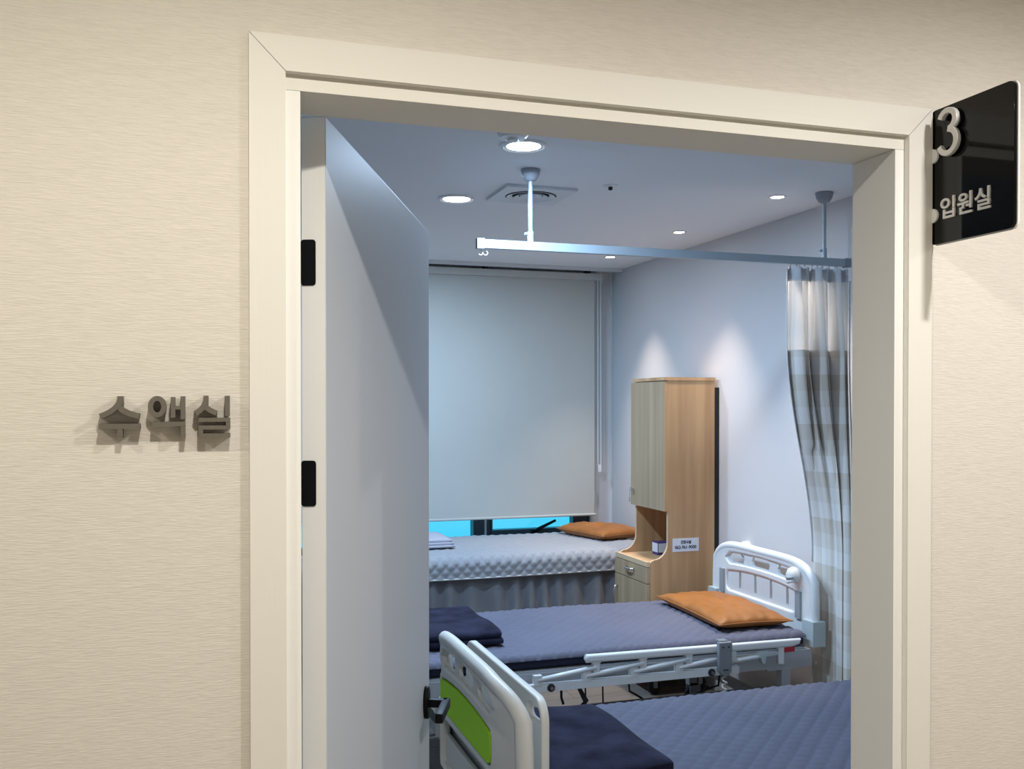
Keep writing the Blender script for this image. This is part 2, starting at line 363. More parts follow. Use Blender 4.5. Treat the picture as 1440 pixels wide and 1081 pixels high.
# ------------------------------------------------------------------ wall letters  (strokes in a 1 x 1.2 cell, mm-true size)
def arc_stroke(p0, p1, p2, wdt, n=8):
    """quadratic stroke thickened to width wdt"""
    P = []
    for i in range(n + 1):
        t = i / n; P.append(Vector(((1-t)**2*p0[0]+2*t*(1-t)*p1[0]+t*t*p2[0], (1-t)**2*p0[1]+2*t*(1-t)*p1[1]+t*t*p2[1])))
    Lf, Rt = [], []
    for i, q in enumerate(P):
        d = (P[min(i+1, n)] - P[max(i-1, 0)]).normalized(); nn = Vector((-d.y, d.x)) * wdt / 2
        Lf.append(q + nn); Rt.append(q - nn)
    return [tuple(v) for v in Lf + Rt[::-1]]
def rect(x0, x1, z0, z1): return [(x0, z0), (x1, z0), (x1, z1), (x0, z1)]
sw = .0072
def wall_letter(shapes, label):
    ms = [plate_mesh(s, .023 - i * .00035, 'XZ', (0, YF - .0115 + i * .000175, 0)) for i, s in enumerate(shapes)]
    root = thing('wall_letter', label, 'letter', (sum(p[0] for p in shapes[0][0]) / len(shapes[0][0]), YF - .001, 1.616), 'raised letters beside the door')
    join_meshes('strokes', ms, M['letter'], root)
    return root
a = wall_letter([[arc_stroke((-.0945, 1.671), (-.0945, 1.655), (-.1195, 1.6455), sw)], [arc_stroke((-.0965, 1.6605), (-.0945, 1.651), (-.0705, 1.6455), sw)], [rect(-.0982, -.0908, 1.660, 1.6725)],
    [rect(-.121, -.0695, 1.6285, 1.6355)], [rect(-.0985, -.0915, 1.6165, 1.6285)]], 'grey raised syllable 수 on the beige wall, farthest of three from the door')
a = wall_letter([[ellipse(-.0478, 1.6585, .0118, .0145), ellipse(-.0478, 1.6585, .0052, .0078)], [rect(-.0305, -.0245, 1.6435, 1.6715)], [rect(-.0178, -.0115, 1.6415, 1.6725)], [rect(-.0245, -.0178, 1.6545, 1.6595)],
    [rect(-.0545, -.0115, 1.6315, 1.638)], [rect(-.0178, -.0115, 1.6165, 1.6315)]], 'grey raised syllable 액 on the beige wall, middle of three')
a = wall_letter([[arc_stroke((.0155, 1.6715), (.0155, 1.657), (.0015, 1.6495), sw)], [arc_stroke((.0145, 1.660), (.0155, 1.655), (.0295, 1.6495), sw)], [rect(.0122, .0188, 1.660, 1.6735)], [rect(.0405, .0470, 1.6455, 1.6735)],
    [rect(.0055, .0475, 1.6375, 1.6430)], [rect(.0415, .0475, 1.6320, 1.6375)], [rect(.0055, .0475, 1.6270, 1.6325)], [rect(.0055, .0115, 1.6215, 1.6270)], [rect(.0055, .0475, 1.6160, 1.6215)]],
    'grey raised syllable 실 on the beige wall, closest to the white door frame')

# ------------------------------------------------------------------ flag sign
SX = 1.2495; sy0, sy1, sz0, sz1 = 1.4285, 1.241, 1.944, 2.181
sign = thing('door_sign', 'black glossy room sign reading 3 입원실 projecting from the wall', 'sign', (SX, YF, sz0))
plate('panel', [rrect(-sy0, -sy1, sz0, sz1, .012)], .006, 'YZ', (SX, 0, 0), M['signblack'], sign, bevel=.0006)
plate('backing', [rrect(-sy0 - .001, -sy1 + .002, sz0 - .001, sz1 + .001, .013)], .003, 'YZ', (SX + .0048, 0, 0), M['signedge'], sign)
for z in (2.100, 1.995):
    bm = bmesh.new()
    lathe(bm, [(0, -.004), (.0125, -.004), (.0125, .013), (0, .013)], (SX - .003, 1.4195, z), 24, 'X')
    for v in bm.verts: v.co.y = min(v.co.y, YC - .0002)
    obj('bracket', bm, M['white'], sign)
# numeral three as a thick bevelled stroke
pts = []
for i in range(13): t = R(165 - i * 20.4); pts.append((.0232 + .0180 * math.cos(t), .0620 + .0175 * math.sin(t)))
low = []
for i in range(14): t = R(88 - i * 19.3); low.append((.0235 + .0200 * math.cos(t), .0225 + .0220 * math.sin(t)))
def thick(P, wdt):
    P = [Vector(p) for p in P]; a_, b_ = [], []
    for i, q in enumerate(P):
        d = (P[min(i+1, len(P)-1)] - P[max(i-1, 0)]).normalized(); n_ = Vector((-d.y, d.x)) * wdt / 2
        a_.append(tuple(q + n_)); b_.append(tuple(q - n_))
    return a_ + b_[::-1]
y3, z3 = -1.3985, 2.0945
sh = [thick(pts, .0105), thick(low, .0105)]
join_meshes('numeral', [plate_mesh([[(y3 + p[0], z3 + p[1] * .93) for p in s_]], .008, 'YZ', (SX - .012 + i * .0003, 0, 0), .001) for i, s_ in enumerate(sh)], M['silver'], sign)
for i, ch in enumerate('입원실'):
    text('sign_letter', ch, .040, 'YZ', (SX - .0045, 1.4005 - i * .0395, 1.9885), M['silver'], sign, .003, .0006, width=.0335)

# ------------------------------------------------------------------ ceiling fittings
def area(name, loc, power, col, size, parent, spread=180):
    l = bpy.data.lights.new(name, 'AREA'); l.shape = 'DISK'; l.size = size; l.energy = power; l.color = col; l.spread = R(spread)
    o = bpy.data.objects.new(name, l); C.objects.link(o); o.location = loc; adopt(o, parent)
def spot(name, loc, power, col, ang, blend, rad, parent):
    l = bpy.data.lights.new(name, 'SPOT'); l.energy = power; l.color = col; l.spot_size = R(ang); l.spot_blend = blend; l.shadow_soft_size = rad
    o = bpy.data.objects.new(name, l); C.objects.link(o); o.location = loc; adopt(o, parent)
led_lab = ['large round white ceiling light above the foreground bed aisle, beside the smoke detector', 'large round white ceiling light next to the square air diffuser', 'unseen round white ceiling light added closest to the window blind']
for (x, y), lb in zip(ROOM_LED, led_lab):
    t = thing('downlight', lb, 'ceiling light', (x, y, ZC), 'large round room downlights')
    bm = bmesh.new(); lathe(bm, [(.072, 0), (.086, 0), (.086, -.006), (.078, -.010), (.072, -.006)], (x, y, ZC), 40); obj('trim_ring', bm, M['white'], t, smooth=True, autosmooth=30)
    bm = bmesh.new(); lathe(bm, [(.0, -.001), (.072, -.001), (.072, -.005), (.05, -.008), (0, -.009)], (x, y, ZC), 40); obj('lens', bm, M['led'], t, smooth=True)
    area('led', (x, y, ZC - .014), ROOM_LED_W, ROOM_LED_C, .14, t)
sp_lab = ['small recessed spotlight above the ward curtain', 'small recessed spotlight above the wooden cabinet', 'small recessed spotlight closest to the window wall']
for (x, y), lb in zip(ROOM_SPOT, sp_lab):
    t = thing('spotlight', lb, 'spotlight', (x, y, ZC), 'small spotlights along the right wall')
    bm = bmesh.new(); lathe(bm, [(.029, .002), (.042, 0), (.042, -.003), (.036, -.005), (.029, -.002)], (x, y, ZC), 32); obj('trim_ring', bm, M['white'], t, smooth=True, autosmooth=30)
    bm = bmesh.new(); lathe(bm, [(0, -.0005), (.029, -.0005), (.029, -.003), (0, -.004)], (x, y, ZC), 32); obj('lens', bm, M['spotlens'], t)
    spot('spot', (x, y, ZC - .012), SPOT_W, SPOT_C, 70, 1.0, .03, t)
for (x, y, hc_, hk_), lb in zip(HALL_SPOT, ['corridor downlight in front of the raised wall letters', 'corridor downlight in front of the black room sign', 'corridor downlight one bay past the wall letters', 'corridor downlight one bay past the black sign']):
    t = thing('downlight', lb, 'ceiling light', (x, y, 2.62), 'corridor downlights')
    bm = bmesh.new(); lathe(bm, [(.045, 0), (.06, 0), (.06, -.004), (.045, -.006)], (x, y, 2.62), 32); obj('trim_ring', bm, M['white'], t)
    bm = bmesh.new(); lathe(bm, [(0, -.0005), (.045, -.0005), (.045, -.004), (0, -.005)], (x, y, 2.62), 32); obj('lens', bm, M['hall_lens'], t)
    spot('lamp', (x, y, 2.609), HALL_W * hk_, hc_, 170, .58, .035, t)
# air diffuser
vx, vy, vs = 1.47, 4.245, .165
t = thing('air_diffuser', 'square white ceiling air diffuser with round rings', 'vent', (vx, vy, ZC))
plate_b = bmesh.new(); 
vs_o = [(-vs, -vs), (vs, -vs), (vs, vs), (-vs, vs)]
cu_m = plate_mesh([[(vx + a, vy + b) for a, b in vs_o], ellipse(vx, vy, .118, .118, 40)], .012, 'XZ', (0, 0, 0))
cu_m.transform(Matrix(((1,0,0,0),(0,0,1,0),(0,-1,0,ZC - .007),(0,0,0,1)))); link('face_plate', cu_m, M['whitemetal'], t)
bm = bmesh.new(); lathe(bm, [(0, -.0005), (.118, -.0005), (.118, -.0015), (0, -.0015)], (vx, vy, ZC), 40); obj('duct', bm, M['dark'], t)
for r0, r1 in ((.086, .112), (.056, .078)):
    bm = bmesh.new(); lathe(bm, [(r0, -.006), (r1, -.016), (r1, -.019), (r0, -.010), (r0, -.006)], (vx, vy, ZC), 40); obj('ring', bm, M['whitemetal'], t, smooth=True, autosmooth=30)
bm = bmesh.new(); lathe(bm, [(0, -.004), (.05, -.010), (.05, -.014), (0, -.018)], (vx, vy, ZC), 40); obj('cone', bm, M['whitemetal'], t, smooth=True, autosmooth=30)
# sprinkler, smoke detector
t = thing('sprinkler', 'small dark sprinkler head in the ceiling', 'sprinkler', (1.75, 3.98, ZC))
bm = bmesh.new(); lathe(bm, [(0, 0), (.034, 0), (.034, -.003), (.012, -.006), (0, -.006)], (1.75, 3.98, ZC), 24); obj('rosette', bm, M['white'], t)
bm = bmesh.new(); lathe(bm, [(.006, -.005), (.010, -.010), (.009, -.018), (.004, -.021), (0, -.021)], (1.75, 3.98, ZC), 16); obj('nozzle', bm, M['rubber'], t, smooth=True)
t = thing('smoke_detector', 'round white smoke detector on the ceiling', 'detector', (1.075, 3.30, ZC))
bm = bmesh.new(); lathe(bm, [(0, 0), (.055, 0), (.055, -.015), (.045, -.025), (0, -.03)], (1.075, 3.30, ZC), 32); obj('housing', bm, M['white'], t, smooth=True, autosmooth=30)
bm = bmesh.new(); lathe(bm, [(0, -.028), (.02, -.029), (.018, -.036), (0, -.038)], (1.075, 3.30, ZC), 20); obj('sensor', bm, M['white'], t, smooth=True, autosmooth=30)

# ------------------------------------------------------------------ curtain rail and ward curtain
RY = 3.81
rail = thing('curtain_rail', 'white aluminium curtain track hung from the ceiling by two rods', 'curtain rail', (2.0, RY, 2.295))
bx('track', 1.115, 2.842, RY - .013, RY + .013, 2.297, 2.332, M['alu'], rail, bevel=.002)
bx('end_cap', 1.087, 1.117, RY - .015, RY + .015, 2.294, 2.335, M['alu'], rail, bevel=.003)
bx('end_cap', 2.840, 2.872, RY - .015, RY + .015, 2.294, 2.335, M['greydome'], rail, bevel=.003)
for x in (1.318, 2.735):
    bm = bmesh.new(); lathe(bm, [(.009, 2.332), (.009, 2.585)], (x, RY, 0), 14); rd = obj('rod', bm, M['alu'], rail, smooth=True, autosmooth=40)
    bm = bmesh.new(); lathe(bm, [(.010, 2.580), (.024, 2.586), (.036, 2.605), (.041, ZC - .001), (0, ZC - .001)], (x, RY, 0), 28); obj('dome', bm, M['greydome'], rd, smooth=True, autosmooth=40)
    bm = bmesh.new(); lathe(bm, [(.013, 2.332), (.013, 2.375), (.0095, 2.378)], (x, RY, 0), 14); tube(bm, [(x - .008, RY, 2.365), (x - .026, RY, 2.365)], .006, 8); obj('clamp', bm, M['alu'], rd)
def ring_pts(c, r, a0, a1, n, ax='x'):
    return [(c[0] + r * math.cos(R(a0 + (a1 - a0) * i / n)), c[1], c[2] + r * math.sin(R(a0 + (a1 - a0) * i / n))) for i in range(n + 1)]
for x in (1.105, 1.125):
    bm = bmesh.new(); tube(bm, [(x, RY, 2.296), (x, RY, 2.287)] + ring_pts((x, RY, 2.278), .009, 90, -150, 9), .0018, 6); obj('hook', bm, M['white'], rail)
cur = thing('ward_curtain', 'pale plaid ward curtain with white net top gathered by the wall', 'curtain', (2.70, RY, .06))
def sstep(t): t = max(0, min(1, t)); return t * t * (3 - 2 * t)
FOLDS, CW = 6.0, 2.3
def cur_pt(s, z):
    t = sstep((1.98 - z) / 1.05); k = 1 - t
    a = Vector((2.535 + .325 * s, 3.80))
    q = s / .42
    b = Vector((2.868, 4.08 - .21 * q)) if q < 1 else Vector((2.868 - .022 * math.sin(math.pi * (s - .42) / .58), 3.87 - .10 * min(1, (s - .42) / .5)))
    p = a.lerp(b, t)
    ph = 2 * math.pi * FOLDS * s + .5 * math.sin(z * 1.3 + s * 6)
    am = (.038 + .012 * math.sin(s * 17)) * (1 - .55 * t) * (.55 + .45 * min(1, (2.29 - z) / .35))
    if t > .5 and q < 1: am *= .5
    if t > 0: am = am * (1 - t) + t * min(am, .030)
    off = am * math.sin(ph)
    return Vector((min(p.x + off * .5 * math.cos(ph * .5), XW - .014), p.y + off, z))
def cloth(name, z0, z1, rows, m, thick=0):
    bm = bmesh.new(); grid(bm, 170, rows, lambda a, b: cur_pt(a, z0 + (z1 - z0) * b), uv=lambda a, b: (a * CW, z0 + (z1 - z0) * b))
    return obj(name, bm, m, cur, smooth=True)
cloth('plaid_body', .06, 1.91, 60, M['plaid']); cloth('net_panel', 1.905, 2.225, 10, M['net']); 
M['band'] = mat('curtain_band', (.62, .65, .70, 1), .85); cloth('heading_band', 2.222, 2.284, 4, M['band'])
bm = bmesh.new()
pp = [cur_pt(1, .07 + i * .08) + Vector((0, -.012, 0)) for i in range(28)]
tube(bm, pp, .004, 6); obj('hem', bm, M['white'], cur, smooth=True)
bm = bmesh.new(); tube(bm, [cur_pt(0, .9 + i * .08) + Vector((-.003, -.003, 0)) for i in range(18)], .003, 6); obj('hem', bm, M['white'], cur, smooth=True)
for i in range(11):
    p_ = cur_pt((i + .5) / 11, 2.284); bm = bmesh.new(); tube(bm, [(p_.x, p_.y, 2.272), (p_.x, RY, 2.290), (p_.x, RY, 2.299)], .003, 6); obj('hook', bm, M['white'], cur)

# ------------------------------------------------------------------ roller blind
bl = thing('roller_blind', 'pale grey roller blind pulled down over the window', 'blind', (1.2, 6.48, .87))
bx('cassette', -.45, 2.776, 6.45, 6.579, 2.553, 2.598, M['blindbox'], bl, bevel=.004)
for x in (.3, 1.9, 2.66): bx('bracket', x, x + .03, 6.47, 6.51, 2.598, 2.63, M['dark'], bl)
bm = bmesh.new(); grid(bm, 60, 30, lambda a, b: Vector((-.40 + 3.128 * a, 6.485 + .004 * math.sin(a * 9 + b * 5) * (1 - b), .885 + 1.67 * b))); 
r_ = bmesh.ops.extrude_face_region(bm, geom=bm.faces[:]); bmesh.ops.translate(bm, vec=(0, .0012, 0), verts=[v for v in r_['geom'] if isinstance(v, bmesh.types.BMVert)])
obj('fabric', bm, M['blind'], bl, smooth=True, autosmooth=40)
bm = bmesh.new(); lathe(bm, [(.009, -.405), (.009, 2.738)], (0, 6.485, .879), 12, 'X'); obj('bottom_bar', bm, M['blindbox'], bl, smooth=True, autosmooth=40)
bm = bmesh.new(); tube(bm, [(2.750, 6.475, 2.62), (2.752, 6.475, 1.26), (2.757, 6.475, 1.215), (2.765, 6.475, 1.195), (2.773, 6.475, 1.215), (2.775, 6.475, 1.26), (2.772, 6.475, 2.62)], .0028, 6); obj('chain', bm, M['white'], bl)
bx('chain_weight', 2.755, 2.775, 6.468, 6.482, 1.185, 1.235, M['white'], bl, bevel=.004)

# ------------------------------------------------------------------ soft goods
def fold(p, L, r):
    """unrolled length -> (position, drop) round an edge of radius r at both ends"""
    if p < r:
        a = (r - p) / r
        if a <= math.pi / 2: return r - r * math.sin(a), r * (1 - math.cos(a))
        return 0.0, r + (a - math.pi / 2) * r
    if p > L - r:
        x, d = fold(L - p, L, r); return L - x, d
    return p, 0.0
def quilt(name, x0, x1, y0, y1, zt, drop, r, m, parent, cell=.05, amp=.004, step=.0105, sag=.006, seed=0, vert=1.0):
    Lx, Ly = x1 - x0, y1 - y0
    e = r * (math.pi / 2 - 1) + max(drop - r, 0)
    nx, ny = int((Lx + 2 * e) / step), int((Ly + 2 * e) / step)
    def f(a, b):
        p, q = -e + (Lx + 2 * e) * a, -e + (Ly + 2 * e) * b
        X, dx = fold(p, Lx, r); Y, dy = fold(q, Ly, r)
        k = math.pi / cell
        h = amp * min(abs(math.sin((p + q * vert) * k / 1.414)), abs(math.sin((p - q * vert) * k / 1.414))) ** .5
        n = noise.noise(Vector((p * 2.3 + seed, q * 2.3, seed))) * sag + noise.noise(Vector((p * 7 + seed, q * 5, seed))) * sag * .35
        d = max(dx, dy)
        out = Vector((0, 0, 1))
        if d > r * .6:
            if dy >= dx: out = Vector((0, -1 if q < Ly / 2 else 1, .2))
            else: out = Vector((-1 if p < Lx / 2 else 1, 0, .2))
        return Vector((x0 + X, y0 + Y, zt - d)) + out * h + Vector((0, 0, n if d < r else 0))
    bm = bmesh.new(); grid(bm, nx, ny, f)
    return obj(name, bm, m, parent, smooth=True)
def softbox(x0, x1, y0, y1, z0, z1, r, n=10, amp=0, fr=6, seed=0, cuts=None):
    """rounded box from a subdivided cube; returns bmesh"""
    bm = bmesh.new(); nx, ny, nz = cuts or (max(4, int((x1 - x0) / .03)), max(4, int((y1 - y0) / .03)), max(4, int((z1 - z0) / .015)))
    c = Vector(((x0 + x1) / 2, (y0 + y1) / 2, (z0 + z1) / 2)); hs = Vector(((x1 - x0) / 2, (y1 - y0) / 2, (z1 - z0) / 2)); cache = {}
    def V(i, j, k):
        if (i, j, k) in cache: return cache[(i, j, k)]
        p = Vector(((i / nx * 2 - 1) * hs.x, (j / ny * 2 - 1) * hs.y, (k / nz * 2 - 1) * hs.z))
        q = Vector((max(-hs.x + r, min(hs.x - r, p.x)), max(-hs.y + r, min(hs.y - r, p.y)), max(-hs.z + r, min(hs.z - r, p.z))))
        d = p - q
        if d.length > 1e-9: p = q + d.normalized() * r
        if amp:
            v = noise.noise_vector((p + c) * fr + Vector((seed, seed, 0))); p += Vector((v.x * amp * .6, v.y * amp * .6, v.z * amp * (1 if k > nz / 2 else .2)))
        cache[(i, j, k)] = bm.verts.new(p + c); return cache[(i, j, k)]
    for i in range(nx):
        for j in range(ny):
            for k in (0, nz): bm.faces.new((V(i, j, k), V(i + 1, j, k), V(i + 1, j + 1, k), V(i, j + 1, k)))
    for i in range(nx):
        for k in range(nz):
            for j in (0, ny): bm.faces.new((V(i, j, k), V(i + 1, j, k), V(i + 1, j, k + 1), V(i, j, k + 1)))
    for j in range(ny):
        for k in range(nz):
            for i in (0, nx): bm.faces.new((V(i, j, k), V(i, j + 1, k), V(i, j + 1, k + 1), V(i, j, k + 1)))
    return bm
def pillow(name, label, cx, cy, z, a, b, h, rot, group, seed, tilt=0):
    root = thing(name, label, 'pillow', (cx, cy, z), group)
    Mx = Matrix.Translation((cx, cy, z)) @ Matrix.Rotation(R(rot), 4, 'Z') @ Matrix.Rotation(R(tilt), 4, 'X')
    bm = bmesh.new(); n = 34
    def side(sg):
        def f(s, t):
            u, v = s * 2 - 1, t * 2 - 1
            x = a * u * (1 - .055 * (1 - v * v) * abs(u)); y = b * v * (1 - .06 * (1 - u * u) * abs(v))
            e = max(0, (1 - u ** 4) * (1 - v ** 4)) ** .55
            nn = noise.noise(Vector((u * 2.2 + seed, v * 2.2, seed))) * .016 + noise.noise(Vector((u * 5 + seed, v * 6, seed))) * .007
            rim = (max(abs(u), abs(v)) ** 6)
            wr = .006 * math.sin((u * 9 if abs(v) > abs(u) else v * 9) * 2 + seed) * rim * e
            zz = h * (.40 if sg > 0 else .22) * e * (1 + nn * 12 * .3) + nn * e * (1 if sg > 0 else 0) + wr + h * .30
            if sg < 0: zz = h * .30 - h * .30 * min(1, e * 1.6)
            return Mx @ Vector((x, y, zz))
        return f
    grid(bm, n, n, side(1)); grid(bm, n, n, side(-1)); bmesh.ops.remove_doubles(bm, verts=bm.verts, dist=.0005)
    obj('cushion', bm, M['leather'], root, smooth=True)
    bm = bmesh.new(); ring = []
    for k in range(80):
        t = k / 80 * 4; sd, fr = int(t), t - int(t); u, v = [(fr * 2 - 1, -1), (1, fr * 2 - 1), (1 - fr * 2, 1), (-1, 1 - fr * 2)][sd]
        x = a * u * (1 - .055 * (1 - v * v) * abs(u)); y = b * v * (1 - .06 * (1 - u * u) * abs(v)); ring.append(Mx @ Vector((x * 1.004, y * 1.004, h * .30)))
    tube(bm, ring + ring[:1], .003, 6); obj('seam', bm, M['leather'], root, smooth=True)
    return root

# ------------------------------------------------------------------ hospital beds
def arch(y0, y1, zc, zp, rr, n=24):
    """top edge of an end board from y0 to y1: shoulders at zc, crown at zp"""
    out = []
    for i in range(n + 1):
        t = i / n; u = 2 * t - 1
        s = (1 - abs(u) ** rr) ** (1 / 2.2)
        out.append((y0 + (y1 - y0) * t, zc + (zp - zc) * s))
    return out
def end_board(name, bed, X, y0, W, dz, inner, plastic, bend=0.0, clips=True, green=False):
    """moulded plastic end board, inner = +1 if its bed side faces +x, else -1"""
    Y = lambda t: y0 + t
    root = bx(name + '_core', X - .007, X + .007, Y(.10), Y(W - .10), .44 + dz, .56 + dz, plastic, bed)
    root.name = name
    z = lambda v: v + dz
    top = arch(Y(0), Y(W), z(.745), z(.92), 5.5, 40)
    zb_ = .45 if green else .535
    outer = [(Y(W), z(zb_))] + top[::-1] + [(Y(0), z(zb_))]
    def lens(t0, t1, za, zb, crown, n=14, r=.03):
        lo, hi = [], []
        for i in range(n + 1):
            t = i / n; c = crown * (1 - (2 * ((t0 + (t1 - t0) * t) / W) - 1) ** 2)
            e = min(1, min(t, 1 - t) * (t1 - t0) / r); e = math.sqrt(max(0, 1 - (1 - e) ** 2)); mid = (za + zb) / 2 + c; hf = (zb - za) / 2
            lo.append((Y(t0 + (t1 - t0) * t), z(mid - hf * e))); hi.append((Y(t0 + (t1 - t0) * t), z(mid + hf * e)))
        return lo + hi[::-1][1:-1]
    trough = lens(.135, W - .135, .785, .845, .028)
    def panel_loop(t0, t1, zb, zt, crown, r=.025, n=12):
        hi = []
        for i in range(n + 1):
            t = t0 + (t1 - t0) * i / n; c = crown * (1 - (2 * t / W - 1) ** 2); hi.append((Y(t), z(zt + c)))
        hi[0] = (hi[0][0], hi[0][1] - r * .8); hi[-1] = (hi[-1][0], hi[-1][1] - r * .8)
        hi.insert(1, (Y(t0 + r * .3), hi[1][1] - r * .25)); hi.insert(-1, (Y(t1 - r * .3), hi[-2][1] - r * .25))
        return [(Y(t0), z(zb + r)), (Y(t0 + r * .3), z(zb + r * .3)), (Y(t0 + r), z(zb))][::-1] [::-1] and [(Y(t1), z(zb + r)), (Y(t1 - r * .3), z(zb + r * .3)), (Y(t1 - r), z(zb)), (Y(t0 + r), z(zb)), (Y(t0 + r * .3), z(zb + r * .3)), (Y(t0), z(zb + r))] + hi
    pan = panel_loop(.15, W - .15, .655, .735, .045)
    low = rrect(Y(.15), Y(W - .15), z(.47), z(.63), .02)
    parts = []
    loops = [outer, trough] + ([pan, low] if green else [pan])
    parts.append(plate('frame', loops, .036, 'yZ', (X, 0, 0), plastic, root, bevel=.009))
    hs = [lens(.15 + k * (W - .30 - .17) / 2, .15 + k * (W - .30 - .17) / 2 + .17, .79, .84, .028, r=.024) for k in range(3)]
    slots = [] if green else [rrect(Y(t) - .011, Y(t) + .011, z(.672), z(.672 + .085 + .02 * (1 - abs(t / W * 2 - 1))), .0105) for t in (.235, .38, .525, .675)]
    core = [[(Y(W - .02), z(zb_ + .01))] + [(max(Y(.02), min(Y(W - .02), p[0])), p[1] - .02) for p in top[::-1]] + [(Y(.02), z(zb_ + .01))]] + hs + slots
    parts.append(plate('core_panel', core, .012, 'yZ', (X, 0, 0), plastic, root))
    if green: parts.append(plate('green_panel', [panel_loop(.155, W - .155, .66, .73, .045)], .010, 'yZ', (X - .013, 0, 0), M['green'], root))
    bm = bmesh.new(); rim = [(X, p[0], p[1] - .017) for p in top]; rim[0] = (X, Y(.017), z(.70)); rim[-1] = (X, Y(W - .017), z(.70))
    pts_ = [(X, Y(.017), z(.54))] + [(X, max(Y(.017), min(Y(W - .017), q[1])), q[2]) for q in rim] + [(X, Y(W - .017), z(.54))]
    tube(bm, pts_, .022, 12, 1.0); parts.append(obj('rim', bm, plastic, root, smooth=True, autosmooth=60))
    if clips:
        for t in (.118, W - .118):
            parts.append(bx('grip', X + inner * .018 - .012, X + inner * .018 + .012, Y(t) - .020, Y(t) + .020, z(.635), z(.765), M['bedgrey'], root, bevel=.006))
    for t in (.0, W):
        s_ = 1 if t == 0 else -1
        b = bx('corner_bumper', X - .035, X + .035, Y(t) - .018 if s_ > 0 else Y(t) - .072, Y(t) + .072 if s_ > 0 else Y(t) + .018, z(.525), z(.642), M['bumper'], root, bevel=.010)
        parts.append(b)
    if bend:
        for p in parts + [root]:
            for v in p.data.vertices:
                t = (v.co.y - y0); e = min(t, W - t)
                if e < .17: v.co.x += bend * ((.17 - e) / .17) ** 1.6
    return root
def side_rail(bed, yy, dz, sgn, lower=0.0):
    """collapsible rail folded flat beside the mattress; sgn -1 = near side"""
    z = lambda v: v + dz - lower
    bm = bmesh.new(); me = plate_mesh([[(1.60, z(.553)), (2.60, z(.545)), (2.622, z(.545)), (2.665, z(.556)), (2.672, z(.580)), (1.60, z(.588)), (1.592, z(.57))]], .030, 'XZ', (0, yy, 0), .010)
    root = link('side_rail', me, M['whitemetal'], bed, True); me.set_sharp_from_angle(angle=R(50))
    bx('lower_bar', .98, 2.345, yy - .011, yy + .011, z(.447), z(.480), M['whitemetal'], root, bevel=.004)
    ups = (1.646, 1.868, 2.092, 2.315, 2.565); los = (1.378, 1.600, 1.824, 2.045)
    for x in ups:
        me = plate_mesh([[(x - .028, z(.560)), (x + .028, z(.560)), (x + .016, z(.545)), (x + .016, z(.502 if x < 2.5 else .468)), (x - .016, z(.506 if x < 2.5 else .472)), (x - .016, z(.545))]], .022, 'XZ', (0, yy, 0), .003)
        link('bracket', me, M['whitemetal'], root)
    for x in los: bx('foot_bracket', x - .018, x + .018, yy - .012, yy + .012, z(.476), z(.518), M['whitemetal'], root, bevel=.004)
    for a_, b_ in zip(los, ups):
        bm = bmesh.new(); tube(bm, [(a_, yy + .004 * sgn, z(.496)), (b_, yy + .004 * sgn, z(.530))], .011, 10); obj('link_arm', bm, M['whitemetal'], root, smooth=True)
    bm = bmesh.new(); tube(bm, [(2.28, yy, z(.500)), (2.55, yy, z(.520))], .011, 10); obj('link_arm', bm, M['whitemetal'], root, smooth=True)
    me = plate_mesh([[(2.44, z(.530)), (2.54, z(.535)), (2.54, z(.515)), (2.485, z(.510)), (2.480, z(.478)), (2.462, z(.482)), (2.458, z(.505))]], .03, 'XZ', (0, yy, 0), .003); link('latch', me, M['bumper'], root)
    bx('release_tag', 2.585, 2.64, yy - .006, yy + .006, z(.522), z(.545), M['red'], root)
    for x in (1.436, 2.203):
        bm = bmesh.new(); lathe(bm, [(.017, 0), (.017, sgn * .006), (.009, sgn * .007), (.009, sgn * .012), (0, sgn * .012)], (x, yy + sgn * .011, z(.463)), 16, 'Y'); obj('bolt', bm, M['dark'], root)
        bm = bmesh.new(); lathe(bm, [(.0085, 0), (.0085, sgn * .004), (0, sgn * .004)], (x, yy + sgn * .0232, z(.463)), 12, 'Y'); obj('bolt_head', bm, M['chrome'], root)
    return root
